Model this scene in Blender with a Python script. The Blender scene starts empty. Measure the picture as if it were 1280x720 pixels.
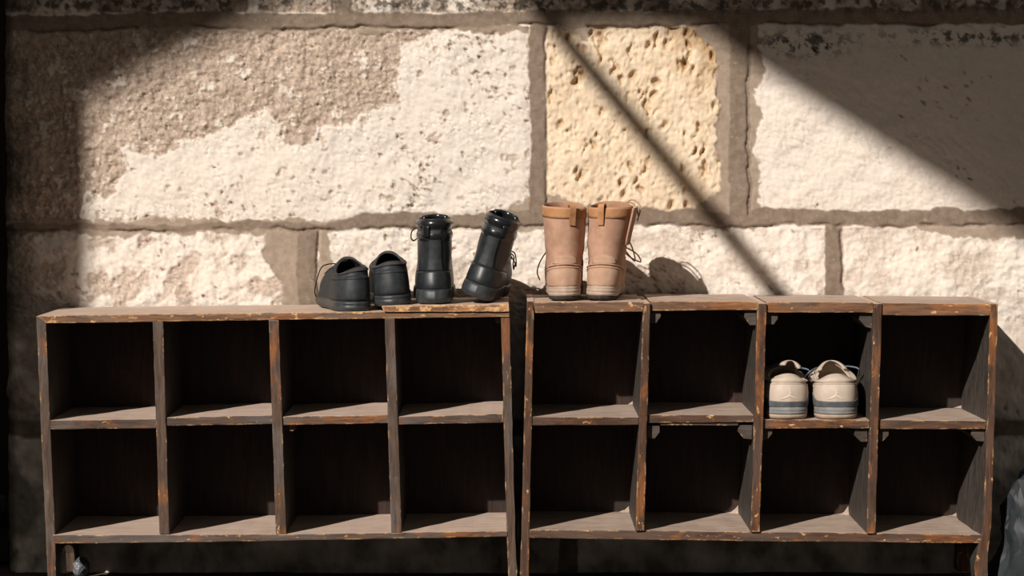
import bpy, bmesh, math, random
import numpy as np
from mathutils import Vector, Matrix, Euler, noise as mnoise

random.seed(7)
SC = bpy.context.scene
COL = SC.collection
PI = math.pi

# ------------------------------------------------------------------ camera / measuring
S = 0.00155                       # metres per photo pixel at the front plane of the racks (y = 0)
D = 5.4                           # camera distance from that plane
F = D / S                         # focal length in pixels of a 1280 px wide frame
CAM_Z = 0.842
PITCH = math.atan(160.0 / F)
CAM = Vector((0.0, -D, CAM_Z))
_fw = Vector((0, math.cos(PITCH), -math.sin(PITCH)))
_up = Vector((0, math.sin(PITCH), math.cos(PITCH)))
_rt = Vector((1, 0, 0))
WALL_Y = 0.315


def P(px, py, y=0.0):
    """point of the place at depth y that was measured at px, py"""
    d = _fw + _rt * ((px - 640) / F) - _up * ((py - 360) / F)
    t = (y + D) / d.y
    return CAM + d * t


def srgb(r, g, b):
    f = lambda c: (c / 255 / 12.92) if c / 255 <= .04045 else ((c / 255 + .055) / 1.055) ** 2.4
    return (f(r), f(g), f(b), 1.0)


# ------------------------------------------------------------------ node helpers
class NT:
    def __init__(s, name):
        s.m = bpy.data.materials.new(name)
        s.m.use_nodes = True
        s.t = s.m.node_tree
        s.t.nodes.clear()
        s.out = s.t.nodes.new('ShaderNodeOutputMaterial')
        s.b = s.t.nodes.new('ShaderNodeBsdfPrincipled')
        s.t.links.new(s.b.outputs[0], s.out.inputs[0])

    def n(s, kind, **kw):
        nd = s.t.nodes.new(kind)
        for k, v in kw.items():
            setattr(nd, k, v)
        return nd

    def l(s, a, b):
        s.t.links.new(a, b)

    def put(s, sock, v):
        if hasattr(v, 'links'):
            s.l(v, sock)
        else:
            sock.default_value = v

    def coord(s, scale=(1, 1, 1), src='Object'):
        tc = s.n('ShaderNodeTexCoord')
        mp = s.n('ShaderNodeMapping')
        mp.inputs['Scale'].default_value = scale
        s.l(tc.outputs[src], mp.inputs[0])
        return mp.outputs[0]

    def noise(s, vec, scale, detail=6, rough=.6, dist=0.0):
        nd = s.n('ShaderNodeTexNoise')
        s.l(vec, nd.inputs['Vector'])
        nd.inputs['Scale'].default_value = scale
        nd.inputs['Detail'].default_value = detail
        nd.inputs['Roughness'].default_value = rough
        nd.inputs['Distortion'].default_value = dist
        return nd.outputs['Fac']

    def ramp(s, fac, a, b, lo=0.0, hi=1.0):
        mr = s.n('ShaderNodeMapRange', interpolation_type='SMOOTHSTEP')
        s.put(mr.inputs['Value'], fac)
        mr.inputs['From Min'].default_value = a
        mr.inputs['From Max'].default_value = b
        mr.inputs['To Min'].default_value = lo
        mr.inputs['To Max'].default_value = hi
        return mr.outputs[0]

    def mix(s, fac, a, b, mode='MIX'):
        mx = s.n('ShaderNodeMix', data_type='RGBA', blend_type=mode)
        s.put(mx.inputs[0], fac)
        s.put(mx.inputs[6], a)
        s.put(mx.inputs[7], b)
        return mx.outputs[2]

    def math(s, op, a, b=0.0):
        m = s.n('ShaderNodeMath', operation=op)
        s.put(m.inputs[0], a)
        s.put(m.inputs[1], b)
        return m.outputs[0]

    def bump(s, h, strength=.5, dist=.002, normal=None):
        b = s.n('ShaderNodeBump')
        b.inputs['Strength'].default_value = strength
        b.inputs['Distance'].default_value = dist
        s.l(h, b.inputs['Height'])
        if normal is not None:
            s.l(normal, b.inputs['Normal'])
        return b.outputs[0]

    def finish(s, color, rough=.8, normal=None, spec=.3, metal=0.0):
        s.put(s.b.inputs['Base Color'], color)
        s.put(s.b.inputs['Roughness'], rough)
        s.b.inputs['Specular IOR Level'].default_value = spec
        s.b.inputs['Metallic'].default_value = metal
        if normal is not None:
            s.l(normal, s.b.inputs['Normal'])
        return s.m


def mottled(name, c1, c2, scale=40, rough=.7, spec=.3, bump=.3, bdist=.0006, bscale=400, stretch=(1, 1, 1), lo=.35, hi=.65):
    t = NT(name)
    v = t.coord(stretch)
    f = t.ramp(t.noise(v, scale), lo, hi)
    nb = t.noise(v, bscale, 3)
    return t.finish(t.mix(f, c1, c2), rough, t.bump(nb, bump, bdist), spec)


# ------------------------------------------------------------------ object helpers
def tag(o, label=None, cat=None, group=None, kind=None):
    if label: o['label'] = label
    if cat: o['category'] = cat
    if group: o['group'] = group
    if kind: o['kind'] = kind
    return o


def empty(name, loc, rot=(0, 0, 0)):
    o = bpy.data.objects.new(name, None)
    o.location = loc
    o.rotation_euler = rot
    o.empty_display_size = .05
    COL.objects.link(o)
    return o


def link_mesh(name, me, mat, parent=None, smooth=True, world=False):
    o = bpy.data.objects.new(name, me)
    if mat: me.materials.append(mat)
    if parent is not None:
        if world:
            me.transform(Matrix.Translation(-Vector(parent.location)))
        o.parent = parent
    me.polygons.foreach_set('use_smooth', [smooth] * len(me.polygons))
    me.update()
    COL.objects.link(o)
    return o


def build(name, verts, faces, mat, parent=None, smooth=True, world=False):
    me = bpy.data.meshes.new(name)
    me.from_pydata([tuple(v) for v in verts], [], faces)
    me.validate()
    bm = bmesh.new(); bm.from_mesh(me)
    bmesh.ops.recalc_face_normals(bm, faces=bm.faces)
    bm.to_mesh(me); bm.free()
    return link_mesh(name, me, mat, parent, smooth, world)


def build_bm(name, bm, mat, parent=None, smooth=True, world=False):
    bmesh.ops.recalc_face_normals(bm, faces=bm.faces)
    me = bpy.data.meshes.new(name)
    bm.to_mesh(me); bm.free()
    return link_mesh(name, me, mat, parent, smooth, world)


class Acc:
    """collects verts and faces of one mesh"""
    def __init__(s): s.v = []; s.f = []

    def add(s, v, f):
        o = len(s.v)
        s.v += [Vector(p) for p in v]
        s.f += [tuple(i + o for i in q) for q in f]

    def loft(s, rings, cap0=False, cap1=False, closed=True):
        n = len(rings[0]); v = [p for r in rings for p in r]; f = []
        for k in range(len(rings) - 1):
            for i in range(n if closed else n - 1):
                j = (i + 1) % n
                f.append((k * n + i, k * n + j, (k + 1) * n + j, (k + 1) * n + i))
        if cap0: f.append(tuple(range(n))[::-1])
        if cap1: f.append(tuple(range((len(rings) - 1) * n, len(rings) * n)))
        s.add(v, f)

    def tube(s, pts, r, n=7):
        pts = [Vector(p) for p in pts]
        rings = []
        prev = None
        for i, p in enumerate(pts):
            a = pts[max(i - 1, 0)]; b = pts[min(i + 1, len(pts) - 1)]
            t = (b - a).normalized()
            if prev is None:
                prev = t.orthogonal().normalized()
            prev = (prev - t * prev.dot(t)).normalized()
            q = t.cross(prev)
            rr = r(i / (len(pts) - 1)) if callable(r) else r
            rings.append([p + prev * math.cos(2 * PI * k / n) * rr + q * math.sin(2 * PI * k / n) * rr for k in range(n)])
        s.loft(rings, True, True)

    def build(s, name, mat, parent=None, smooth=True, world=False):
        return build(name, s.v, s.f, mat, parent, smooth, world)


def spline(pts, n=8):
    """Catmull-Rom through points"""
    pts = [Vector(p) for p in pts]
    out = []
    for i in range(len(pts) - 1):
        a = pts[max(i - 1, 0)]; b = pts[i]; c = pts[i + 1]; d = pts[min(i + 2, len(pts) - 1)]
        for k in range(n):
            t = k / n
            out.append(.5 * (2 * b + (c - a) * t + (2 * a - 5 * b + 4 * c - d) * t * t + (3 * b - a - 3 * c + d) * t ** 3))
    out.append(pts[-1])
    return out


def prism(name, poly, y0, y1, mat, parent, bev=.0016, jit=.35, step=14, seed=0):
    """outline measured on the front plane, as worn boards: extruded from depth y0 to y1"""
    rnd = random.Random(seed + int(poly[0][0] * 13 + poly[0][1] * 7))
    pts = []
    n = len(poly)
    for i in range(n):
        a = Vector(poly[i]); b = Vector(poly[(i + 1) % n])
        L = (b - a).length
        k = max(1, int(L / step))
        nrm = Vector((-(b - a).y, (b - a).x)).normalized() if L > 0 else Vector((0, 0))
        for q in range(k):
            p = a.lerp(b, q / k)
            if q: p = p + nrm * rnd.uniform(-jit, jit)
            pts.append(p)
    bm = bmesh.new()
    w = [P(p.x, p.y, 0) for p in pts]
    fr = [bm.verts.new((p.x, y0, p.z)) for p in w]
    bk = [bm.verts.new((p.x, y1, p.z)) for p in w]
    f0 = bm.faces.new(fr); bm.faces.new(bk[::-1])
    m = len(fr)
    for i in range(m):
        bm.faces.new((fr[i], bk[i], bk[(i + 1) % m], fr[(i + 1) % m]))
    bm.normal_update()
    fe = [e for e in bm.edges if e in f0.edges]
    corners = [e for e in bm.edges if len(e.link_faces) == 2 and e not in fe and e.calc_face_angle(0) > .6]
    bmesh.ops.bevel(bm, geom=fe + corners, offset=bev, segments=2, affect='EDGES', profile=.6, clamp_overlap=True)
    return build_bm(name, bm, mat, parent, False, True)


# ------------------------------------------------------------------ vector noise for the wall
def _hash(ix, iy, seed):
    h = (ix.astype(np.int64) * 374761393 + iy.astype(np.int64) * 668265263 + seed * 1274126177) & 0xffffffff
    h = ((h ^ (h >> 13)) * 1274126177) & 0xffffffff
    h = ((h ^ (h >> 16)) * 2246822519) & 0xffffffff
    h = h ^ (h >> 15)
    return (h & 0xffffff) / float(0xffffff)


def perlin(x, y, seed=0):
    x0 = np.floor(x); y0 = np.floor(y)
    fx = x - x0; fy = y - y0
    u = fx * fx * fx * (fx * (fx * 6 - 15) + 10); v = fy * fy * fy * (fy * (fy * 6 - 15) + 10)

    def g(dx, dy):
        a = _hash(x0 + dx, y0 + dy, seed) * 2 * np.pi
        return np.cos(a) * (fx - dx) + np.sin(a) * (fy - dy)
    a = g(0, 0) + u * (g(1, 0) - g(0, 0))
    b = g(0, 1) + u * (g(1, 1) - g(0, 1))
    return (a + v * (b - a)) * 1.5


def fbm(x, y, wl, octs=4, gain=.55, seed=0):
    r = 0; a = 1; f = 1.0 / wl
    for o in range(octs):
        r = r + a * perlin(x * f, y * f, seed + o * 17)
        a *= gain; f *= 2.03
    return r


def worley(x, y, seed=0):
    x0 = np.floor(x); y0 = np.floor(y)
    best = np.full(x.shape, 9.0); sec = np.full(x.shape, 9.0); idv = np.zeros(x.shape)
    for dx in (-1, 0, 1):
        for dy in (-1, 0, 1):
            cx = x0 + dx; cy = y0 + dy
            px = cx + _hash(cx, cy, seed); py = cy + _hash(cx, cy, seed + 91)
            d = np.hypot(px - x, py - y)
            m = d < best
            sec = np.where(m, best, np.minimum(sec, d))
            idv = np.where(m, _hash(cx, cy, seed + 37), idv)
            best = np.where(m, d, best)
    return best, sec, idv


def sstep(a, b, x):
    t = np.clip((x - a) / (b - a), 0, 1)
    return t * t * (3 - 2 * t)


def sdpoly(x, y, poly):
    """signed distance, negative inside"""
    d = np.full(x.shape, 1e9); ins = np.zeros(x.shape, bool)
    n = len(poly)
    for i in range(n):
        ax, ay = poly[i]; bx, by = poly[(i + 1) % n]
        ex, ey = bx - ax, by - ay
        t = np.clip(((x - ax) * ex + (y - ay) * ey) / (ex * ex + ey * ey + 1e-9), 0, 1)
        d = np.minimum(d, np.hypot(x - ax - t * ex, y - ay - t * ey))
        c = ((ay > y) != (by > y))
        xi = ax + (y - ay) / (by - ay + 1e-12) * ex
        ins ^= c & (x < xi)
    return np.where(ins, -d, d)


def sdbox(x, y, x0, y0, x1, y1):
    dx = np.maximum(x0 - x, x - x1); dy = np.maximum(y0 - y, y - y1)
    return np.where((dx < 0) & (dy < 0), np.maximum(dx, dy), np.hypot(np.maximum(dx, 0), np.maximum(dy, 0)))


# ------------------------------------------------------------------ the stone wall
def make_wall():
    xs = np.concatenate([np.arange(6, 1290, 1.5), np.arange(1290, 2100, 9)])
    ys = np.concatenate([np.arange(-900, -30, 12), np.arange(-30, 402, 1.5), np.arange(402, 760, 4)])
    X, Y = np.meshgrid(xs, ys)
    # ragged coordinates
    wx = X + 7 * fbm(X, Y, 40, 3, seed=3) + 3 * fbm(X, Y, 9, 2, seed=5)
    wy = Y + 6 * fbm(X, Y, 45, 3, seed=8) + 3 * fbm(X, Y, 9, 2, seed=9)
    sx = X + 2.0 * fbm(X, Y, 22, 3, seed=13) + 3.5 * fbm(X, Y, 130, 2, seed=15); sy = Y + 2.4 * fbm(X, Y, 24, 3, seed=14) + 4.0 * fbm(X, Y, 150, 2, seed=16)
    tilt = (X - 640) * -.006
    # joints of smooth grey mortar
    joints = [sdbox(sx, sy - tilt, -99, 15, 2200, 34), sdbox(sx, sy, 663, 20, 683, 268), sdbox(sx, sy, 912, 20, 937, 275),
              np.maximum(265 + 11 * sstep(470, 400, X) + 4.5 * fbm(X, Y * 0, 55, 3, seed=17) - (sy - tilt), (sy - tilt) - 284), sdbox(sx, sy, 1030, 270, 1052, 540), sdbox(sx, sy, 374, 285, 398, 540),
              sdbox(sx, sy, -99, 524, 2200, 544), sdbox(sx, sy, 700, 530, 722, 800), sdbox(sx, sy, -99, -250, 2200, -230),
              sdbox(sx, sy, 420, -240, 442, 20), sdbox(sx, sy, 1150, -240, 1172, 20), sdbox(sx, sy, 1500, 20, 1524, 270),
              sdbox(sx, sy, 1700, 270, 1722, 540), sdbox(sx, sy, -99, -520, 2200, -500)]
    J = np.minimum.reduce(joints)
    smear = [sdpoly(wx, wy, [(330, 288), (376, 288), (376, 400), (352, 400), (356, 350), (330, 312)]),
             sdbox(wx, wy, 896, 30, 946, 285), sdpoly(wx, wy, [(860, 28), (950, 28), (950, 110), (905, 110), (900, 70), (875, 45)]),
             sdbox(wx, wy, 30, 274, 420, 291), sdbox(wx, wy, 398, 290, 416, 400), sdpoly(wx, wy, [(1140, 272), (1290, 270), (1280, 296), (1190, 298), (1150, 288)]),
             sdpoly(wx, wy, [(600, 272), (640, 258), (664, 240), (700, 250), (760, 262), (760, 286), (600, 286)]),
             sdpoly(wx, wy, [(870, 250), (950, 225), (950, 285), (860, 285)]), sdbox(wx, wy, 200, 30, 660, 40),
             sdpoly(wx, wy, [(690, 30), (745, 34), (730, 55), (716, 44)])]
    SM = np.minimum.reduce(smear)
    smear_m = (1 - sstep(-1, 2, SM)) * sstep(-.5, 2.0, J)
    mort = np.maximum(1 - sstep(-.5, 2.0, J), 1 - sstep(-1, 2, SM))
    # crusty brown skin over pale render on the long upper-left block
    pale = [(100, 275), (108, 240), (135, 252), (150, 226), (165, 212), (150, 184), (185, 192), (228, 180), (270, 163), (300, 150), (332, 138),
            (350, 152), (357, 182), (380, 178), (400, 163), (440, 155), (452, 140), (498, 128), (494, 98), (505, 56), (540, 42), (664, 42),
            (664, 268), (450, 272), (400, 282), (300, 276), (190, 270)]
    dp = sdpoly(wx, wy, pale)
    upper_left = sdbox(X, Y, -99, 34, 663, 275) < 0
    crust = np.where(upper_left, sstep(-1.5, 1.5, dp), 0)
    crust = np.maximum(crust, np.where(Y < 16, sstep(-.2, .25, fbm(X, Y, 60, 4, seed=21) + .15), 0))
    lo_left = sdbox(X, Y, -99, 284, 376, 530) < 0
    crust = np.maximum(crust, np.where(lo_left, sstep(.05, .5, fbm(X, Y, 42, 4, seed=31) + .1 - sstep(90, 60, X) * -.5) * .75, 0))
    lo_mid = sdbox(X, Y, 398, 284, 1030, 530) < 0
    crust = np.maximum(crust, np.where(lo_mid, sstep(.12, .65, fbm(X, Y, 46, 4, seed=41)) * .5, 0))
    lo_r = sdbox(X, Y, 1052, 284, 2200, 530) < 0
    crust = np.maximum(crust, np.where(lo_r, sstep(-.15, .45, fbm(X, Y, 60, 4, seed=51) + .4 * sstep(1180, 1060, X)) * .5, 0))
    # stray pale flecks in the crust and holes in the render
    fl = sstep(.31, .44, fbm(X, Y, 34, 3, seed=61) * .55 + fbm(X, Y, 10, 3, seed=62) * .42)
    crust_f = crust * (1 - .75 * fl)
    hol = np.where(upper_left, sstep(.36, .50, fbm(X, Y, 26, 3, seed=71) * .6 + fbm(X, Y, 9, 2, seed=72) * .3), 0) * (1 - crust)
    crust_f = np.maximum(crust_f, hol * .7)
    yell = np.where(sdbox(X, Y, 683, 34, 912, 275) < 0, 1.0, 0.0)
    ym = 1 - mort
    # relief in metres towards the viewer
    ra, rb = X * .8 + Y * .6, Y * .8 - X * .6
    lowb = Y > 284
    rough_pale = .0034 * fbm(X, Y * 1.25, 75, 3, .5, 81) + .0016 * fbm(ra, rb * 1.6, 19, 3, .6, 82) + .0007 * fbm(ra, rb * 1.5, 6, 2, .6, 80)
    rough_pale = rough_pale + np.where(lowb, .0024 * fbm(X, Y, 17, 3, .55, 79), 0)
    pf = fbm(ra, rb * 2.0, 15, 3, .55, 105) + .55 * fbm(X, Y, 80, 2, seed=106) - np.where(X > 930, .42, np.where(X < 420, .25, .13))
    pm = sstep(.50, .95, pf)
    tear = (1 - sstep(0, .13, np.abs(fbm(ra * .7, rb * 1.7, 26, 4, .6, 112)))) * sstep(.0, .4, fbm(X, Y, 48, 2, seed=113) + .12)
    rough_pale = rough_pale - .0062 * pm - np.where(X < 930, .0030, .0016) * tear
    rough_crust = .0030 * fbm(X, Y, 30, 3, .6, 84) + .0031 * fbm(X, Y, 8.5, 3, .7, 85) + .0026 * fl - .0042 * (1 - sstep(0, .16, np.abs(fbm(X, Y, 19, 3, .6, 107)))) * sstep(-.1, .3, fbm(X, Y, 33, 2, seed=108))
    pxx = X + 4 * fbm(X, Y, 20, 2, seed=86) + .12 * Y
    topz_ = sstep(150, 45, Y)
    v1, v2, vid = worley(pxx / 15, Y / 26, 87)
    a1 = (1 - sstep(.04, .34, v1)) * (vid > .70 - .22 * topz_)
    u1, u2, uid = worley(pxx / 8, Y / 14, 88)
    a2 = (1 - sstep(.03, .36, u1)) * (uid > .45)
    big = sstep(.42, .95, fbm(pxx * 1.5, Y * .7, 36, 4, .6, seed=89) + .42 * topz_ - .12)
    rough_y = .0040 * fbm(X, Y * .7, 60, 3, .55, 90) + .0016 * fbm(pxx * 1.6, Y * .7, 13, 3, .6, 91) - .0125 * a1 * vid - .0050 * a2 * uid - .010 * big + .0010 * fbm(X, Y, 6, 2, seed=92)
    stone = rough_pale + .0026
    stone = stone * (1 - crust) + (rough_crust - .0004) * crust
    stone = stone + hol * -.0035
    stone = np.where(yell > .5, rough_y + .003, stone)
    crust_f = np.maximum(crust_f, np.where(yell < .5, sstep(.30, .95, pf) * .62 * (1 - crust), 0))
    crust_f = np.where(yell > .5, np.clip(.55 * a1 + .22 * a2 + .42 * big + .8 * topz_ * sstep(800, 890, X) * sstep(-.4, .4, fbm(X, Y, 30, 3, seed=109) + .2), 0, 1), crust_f)
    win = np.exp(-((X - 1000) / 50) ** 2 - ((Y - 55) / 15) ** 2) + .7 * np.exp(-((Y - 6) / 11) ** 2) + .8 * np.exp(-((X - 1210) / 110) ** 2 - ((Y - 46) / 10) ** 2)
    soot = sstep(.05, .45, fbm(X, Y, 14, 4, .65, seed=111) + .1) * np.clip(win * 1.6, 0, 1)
    # stone swells out towards its middle, broken arris
    edge = np.minimum(J, 40) / 40
    stone = stone + .004 * np.sqrt(np.clip(edge, 0, 1)) - .001
    mrel = .0022 + .0010 * fbm(X, Y, 40, 3, seed=93) + .00035 * fbm(X, Y, 5, 2, seed=94)
    H = stone * (1 - mort) + mrel * mort
    # tooled groove at the lower/right edge of each joint
    ln = [sdbox(sx, sy - tilt, -99, 33.5, 2200, 34.5), sdbox(sx, sy - tilt, -99, 283.5, 2200, 284.5), sdbox(sx, sy, 683, 36, 684, 266),
          sdbox(sx, sy, 935, 36, 936, 266), sdbox(sx, sy, 398, 286, 399, 400), sdbox(sx, sy, 1051, 286, 1052, 400), sdbox(sx, sy, -99, 543, 2200, 544)]
    G = np.minimum.reduce(ln)
    gro = np.exp(-(G / 1.5) ** 2)
    H = H - .0075 * gro * sstep(-.35, .15, fbm(X, Y, 70, 3, seed=95))
    H = np.maximum(H, -.016)
    # rounded left end of the wall, where it turns into the doorway
    eX = X + np.where(X < 40, 3.0 * fbm(X * 0, Y, 60, 3, seed=97) * np.clip((40 - X) / 34, 0, 1), 0)
    H = H - .03 * np.clip((20 - X) / 14, 0, 1) ** 2
    c = P(640, 360, WALL_Y); c2 = P(640 + 300, 360, WALL_Y)
    sw = (c2.x - c.x) / 300
    WX = (eX - 640) * sw
    c3 = P(640, 60, WALL_Y); c4 = P(640, 660, WALL_Y)
    szz = (c3.z - c4.z) / 600
    WZ = c3.z - (Y - 60) * szz
    WYv = WALL_Y - H
    # turn the corner: two more columns running back
    def col(a, dx): return (a[:, :1] + dx)
    WX = np.hstack([WX[:, :1] + .004, WX[:, :1] + .002, WX]); WZ = np.hstack([WZ[:, :1]] * 2 + [WZ])
    WYv = np.hstack([np.full_like(WYv[:, :1], .85), WYv[:, :1] + .02, WYv])
    ext = lambda a: np.hstack([a[:, :1], a[:, :1], a])
    mort, crust_f, yell, X2, Y2, smear_m, soot = map(ext, (mort, crust_f, yell, X, Y, smear_m, soot))
    ny, nx = WX.shape
    co = np.stack([WX, WYv, WZ], -1).reshape(-1, 3).astype(np.float32)
    me = bpy.data.meshes.new('wall_back')
    i = np.arange(ny * nx).reshape(ny, nx)
    quads = np.stack([i[:-1, :-1], i[1:, :-1], i[1:, 1:], i[:-1, 1:]], -1).reshape(-1, 4)
    me.vertices.add(len(co)); me.vertices.foreach_set('co', co.ravel())
    me.loops.add(quads.size); me.loops.foreach_set('vertex_index', quads.ravel().astype(np.int32))
    me.polygons.add(len(quads)); me.polygons.foreach_set('loop_start', np.arange(0, quads.size, 4, dtype=np.int32))
    me.polygons.foreach_set('loop_total', np.full(len(quads), 4, dtype=np.int32))
    me.update(calc_edges=True); me.validate()
    at = me.color_attributes.new('stones', 'FLOAT_COLOR', 'POINT')
    # alpha: greenish dark stain low down; at the wall's end also painted-in shade
    stain_shade = np.clip(sstep(64, 8, X2) * .65 + sstep(430, 640, Y2) * .55 + sstep(20, 6, Y2) * .35, 0, 1)
    stain_shade = np.clip(stain_shade * (1 + 1.1 * fbm(X2, Y2, 50, 4, seed=99)), 0, 1)
    rgba = np.stack([mort, crust_f, yell, stain_shade], -1).reshape(-1, 4).astype(np.float32)
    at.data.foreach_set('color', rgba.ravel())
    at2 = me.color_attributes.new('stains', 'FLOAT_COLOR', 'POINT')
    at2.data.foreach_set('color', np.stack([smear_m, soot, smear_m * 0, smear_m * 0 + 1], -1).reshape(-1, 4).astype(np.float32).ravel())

    t = NT('weathered_stone')
    a = t.n('ShaderNodeAttribute', attribute_name='stones')
    sp = t.n('ShaderNodeSeparateColor'); t.l(a.outputs['Color'], sp.inputs[0])
    v = t.coord()
    big_n = t.ramp(t.noise(v, 9, 5), .3, .7)
    med = t.ramp(t.noise(v, 60, 6, .65), .3, .7)
    fine = t.ramp(t.noise(v, 330, 5, .65), .3, .7)
    pale_c = t.mix(big_n, (.70, .63, .562, 1), (.735, .65, .568, 1))
    pale_c = t.mix(t.math('MULTIPLY', med, .16), pale_c, (.58, .48, .39, 1))
    crust_c = t.mix(med, (.34, .258, .20, 1), (.56, .44, .352, 1))
    crust_c = t.mix(t.ramp(t.noise(v, 150, 5, .7), .56, .64), crust_c, (.66, .565, .47, 1))
    yel_c = t.mix(med, (.68, .525, .375, 1), (.75, .62, .465, 1))
    yel_c = t.mix(t.math('MULTIPLY', t.ramp(t.noise(v, 22, 4), .5, .7), .45), yel_c, (.62, .45, .275, 1))
    mor_c = t.mix(med, (.175, .130, .097, 1), (.250, .192, .146, 1))
    c = t.mix(sp.outputs[2], pale_c, yel_c)
    crust_c = t.mix(sp.outputs[2], crust_c, t.mix(med, (.33, .185, .075, 1), (.50, .31, .145, 1)))
    c = t.mix(sp.outputs[1], c, crust_c)
    a2 = t.n('ShaderNodeAttribute', attribute_name='stains')
    sp2 = t.n('ShaderNodeSeparateColor'); t.l(a2.outputs['Color'], sp2.inputs[0])
    mor_c = t.mix(t.ramp(t.noise(v, 140, 5, .7), .60, .70), mor_c, (.36, .29, .225, 1))
    mor_c = t.mix(sp2.outputs[0], mor_c, t.mix(med, (.285, .218, .165, 1), (.37, .29, .225, 1)))
    c = t.mix(sp.outputs[0], c, mor_c)
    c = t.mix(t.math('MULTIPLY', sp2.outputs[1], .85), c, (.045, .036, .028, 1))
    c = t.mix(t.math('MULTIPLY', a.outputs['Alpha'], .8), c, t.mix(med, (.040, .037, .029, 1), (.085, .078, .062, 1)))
    c = t.mix(t.math('MULTIPLY', fine, t.math('ADD', t.math('MULTIPLY', sp.outputs[1], .22), .10)), c, (.16, .12, .09, 1))
    nrm = t.bump(t.noise(v, 420, 5, .7), .45, .0012)
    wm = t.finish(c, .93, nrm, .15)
    return tag(link_mesh('wall_back', me, wm, None, True), kind='structure')


make_wall()

# ------------------------------------------------------------------ rest of the setting
def box(name, lo, hi, mat, kind=None, bev=.004):
    bm = bmesh.new()
    bmesh.ops.create_cube(bm, size=1)
    for v in bm.verts:
        v.co = Vector([lo[k] + (v.co[k] + .5) * (hi[k] - lo[k]) for k in range(3)])
    if bev: bmesh.ops.bevel(bm, geom=list(bm.edges), offset=bev, segments=2, affect='EDGES')
    o = build_bm(name, bm, mat, None, False)
    if kind: tag(o, kind=kind)
    return o


earth = mottled('dusty_dark_floor', (.045, .033, .027, 1), (.10, .075, .058, 1), 12, .95, .1, .8, .004, 90)
plaster = mottled('rough_plaster', (.16, .13, .10, 1), (.22, .18, .14, 1), 8, .95, .1, .4, .003, 60)
old_door = mottled('dark_red_door_paint', (.018, .006, .005, 1), (.035, .012, .009, 1), 6, .6, .3, .3, .002, 40, (9, 9, 1))
canvas = mottled('roof_board', (.10, .08, .06, 1), (.14, .11, .085, 1), 10, .9, .1, .3, .002, 50)

def make_floor():
    bm = bmesh.new()
    nx, ny = 110, 110
    g = [[bm.verts.new((-3.2 + 6.4 * i / nx, -7 + 8 * j / ny, .004 * mnoise.noise((i * .7, j * .7, 3)) + .003 * mnoise.noise((i * .21, j * .21, 9)) - .007)) for i in range(nx + 1)] for j in range(ny + 1)]
    for j in range(ny):
        for i in range(nx):
            bm.faces.new((g[j][i], g[j][i + 1], g[j + 1][i + 1], g[j + 1][i]))
    tag(build_bm('floor', bm, earth), kind='structure')
make_floor()

# dark doorway beyond the left end of the wall
xl = P(6, 360, WALL_Y).x
box('door_1', (xl - 1.0, .80, 0.0), (xl + .02, .85, 2.1), old_door, 'structure')
box('wall_door_jamb', (xl - 1.3, .30, -.02), (xl - .95, .85, 2.3), plaster, 'structure')

# sun: falls from the upper left, into the wall
L = Vector((.600, 1.0, -.650))
sun = bpy.data.lights.new('sun', 'SUN')
sun.energy = 5.3
sun.angle = .0125
sun.color = (1.0, .935, .86)
so = bpy.data.objects.new('sun', sun)
so.rotation_euler = L.to_track_quat('-Z', 'Y').to_euler()
so.location = (-3, -5, 4)
COL.objects.link(so)

w = bpy.data.worlds.new('sky'); SC.world = w
w.use_nodes = True
bg = w.node_tree.nodes['Background']
bg.inputs[0].default_value = (1.0, .94, .84, 1)
bg.inputs[1].default_value = .13

# the porch roof and left wall that shade the wall: standing up the sun's way, above and left of the frame
def up_sun(px, py, z=None, y=None):
    p = P(px, py, WALL_Y)
    t = (z - p.z) / -L.z if z is not None else (p.y - y) / L.y
    return p - L * t

def roof_slab(name, pts, z, th=.03):
    q = [up_sun(px, py, z=z) for px, py in pts]
    bm = bmesh.new()
    a = [bm.verts.new((p.x, p.y, z)) for p in q]; b = [bm.verts.new((p.x, p.y, z + th)) for p in q]
    bm.faces.new(a); bm.faces.new(b[::-1])
    for i in range(len(a)):
        bm.faces.new((a[i], b[i], b[(i + 1) % len(a)], a[(i + 1) % len(a)]))
    return tag(build_bm(name, bm, canvas, None, False), kind='structure')

ROOF_Z = 3.3
roof_slab('ceiling', [(688, 34), (800, 30), (880, 40), (940, 82), (1262, 288), (1700, 560), (1700, -420), (655, -420), (655, -60)], ROOF_Z)
roof_slab('ceiling', [(93, 150), (185, 95), (275, 52), (360, 4), (440, -70), (440, -420), (-260, -420), (-260, 300), (93, 300)], ROOF_Z + .9)
pe = up_sun(93, 400, y=-2.5)
box('wall_left', (pe.x - .9, pe.y - .06, -.02), (pe.x, pe.y + .06, ROOF_Z + .9), plaster, 'structure', 0)
box('added_sky_block', (pe.x - .35, pe.y, -.02), (pe.x - .15, .95, ROOF_Z + .9), plaster, 'structure', 0)  # unseen slab, added to cut sky light and deepen the left shade
# slanting pole under the roof
a = up_sun(632, -40, y=-2.3); b = up_sun(990, 388, y=-1.55)
ac = Acc(); ac.tube([a + (b - a) * (k / 10) for k in range(11)], .020, 14)
tag(ac.build('trim_1', mottled('dull_pole_metal', (.12, .11, .10, 1), (.2, .18, .16, 1), 30, .6, .4)), kind='structure')

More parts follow.
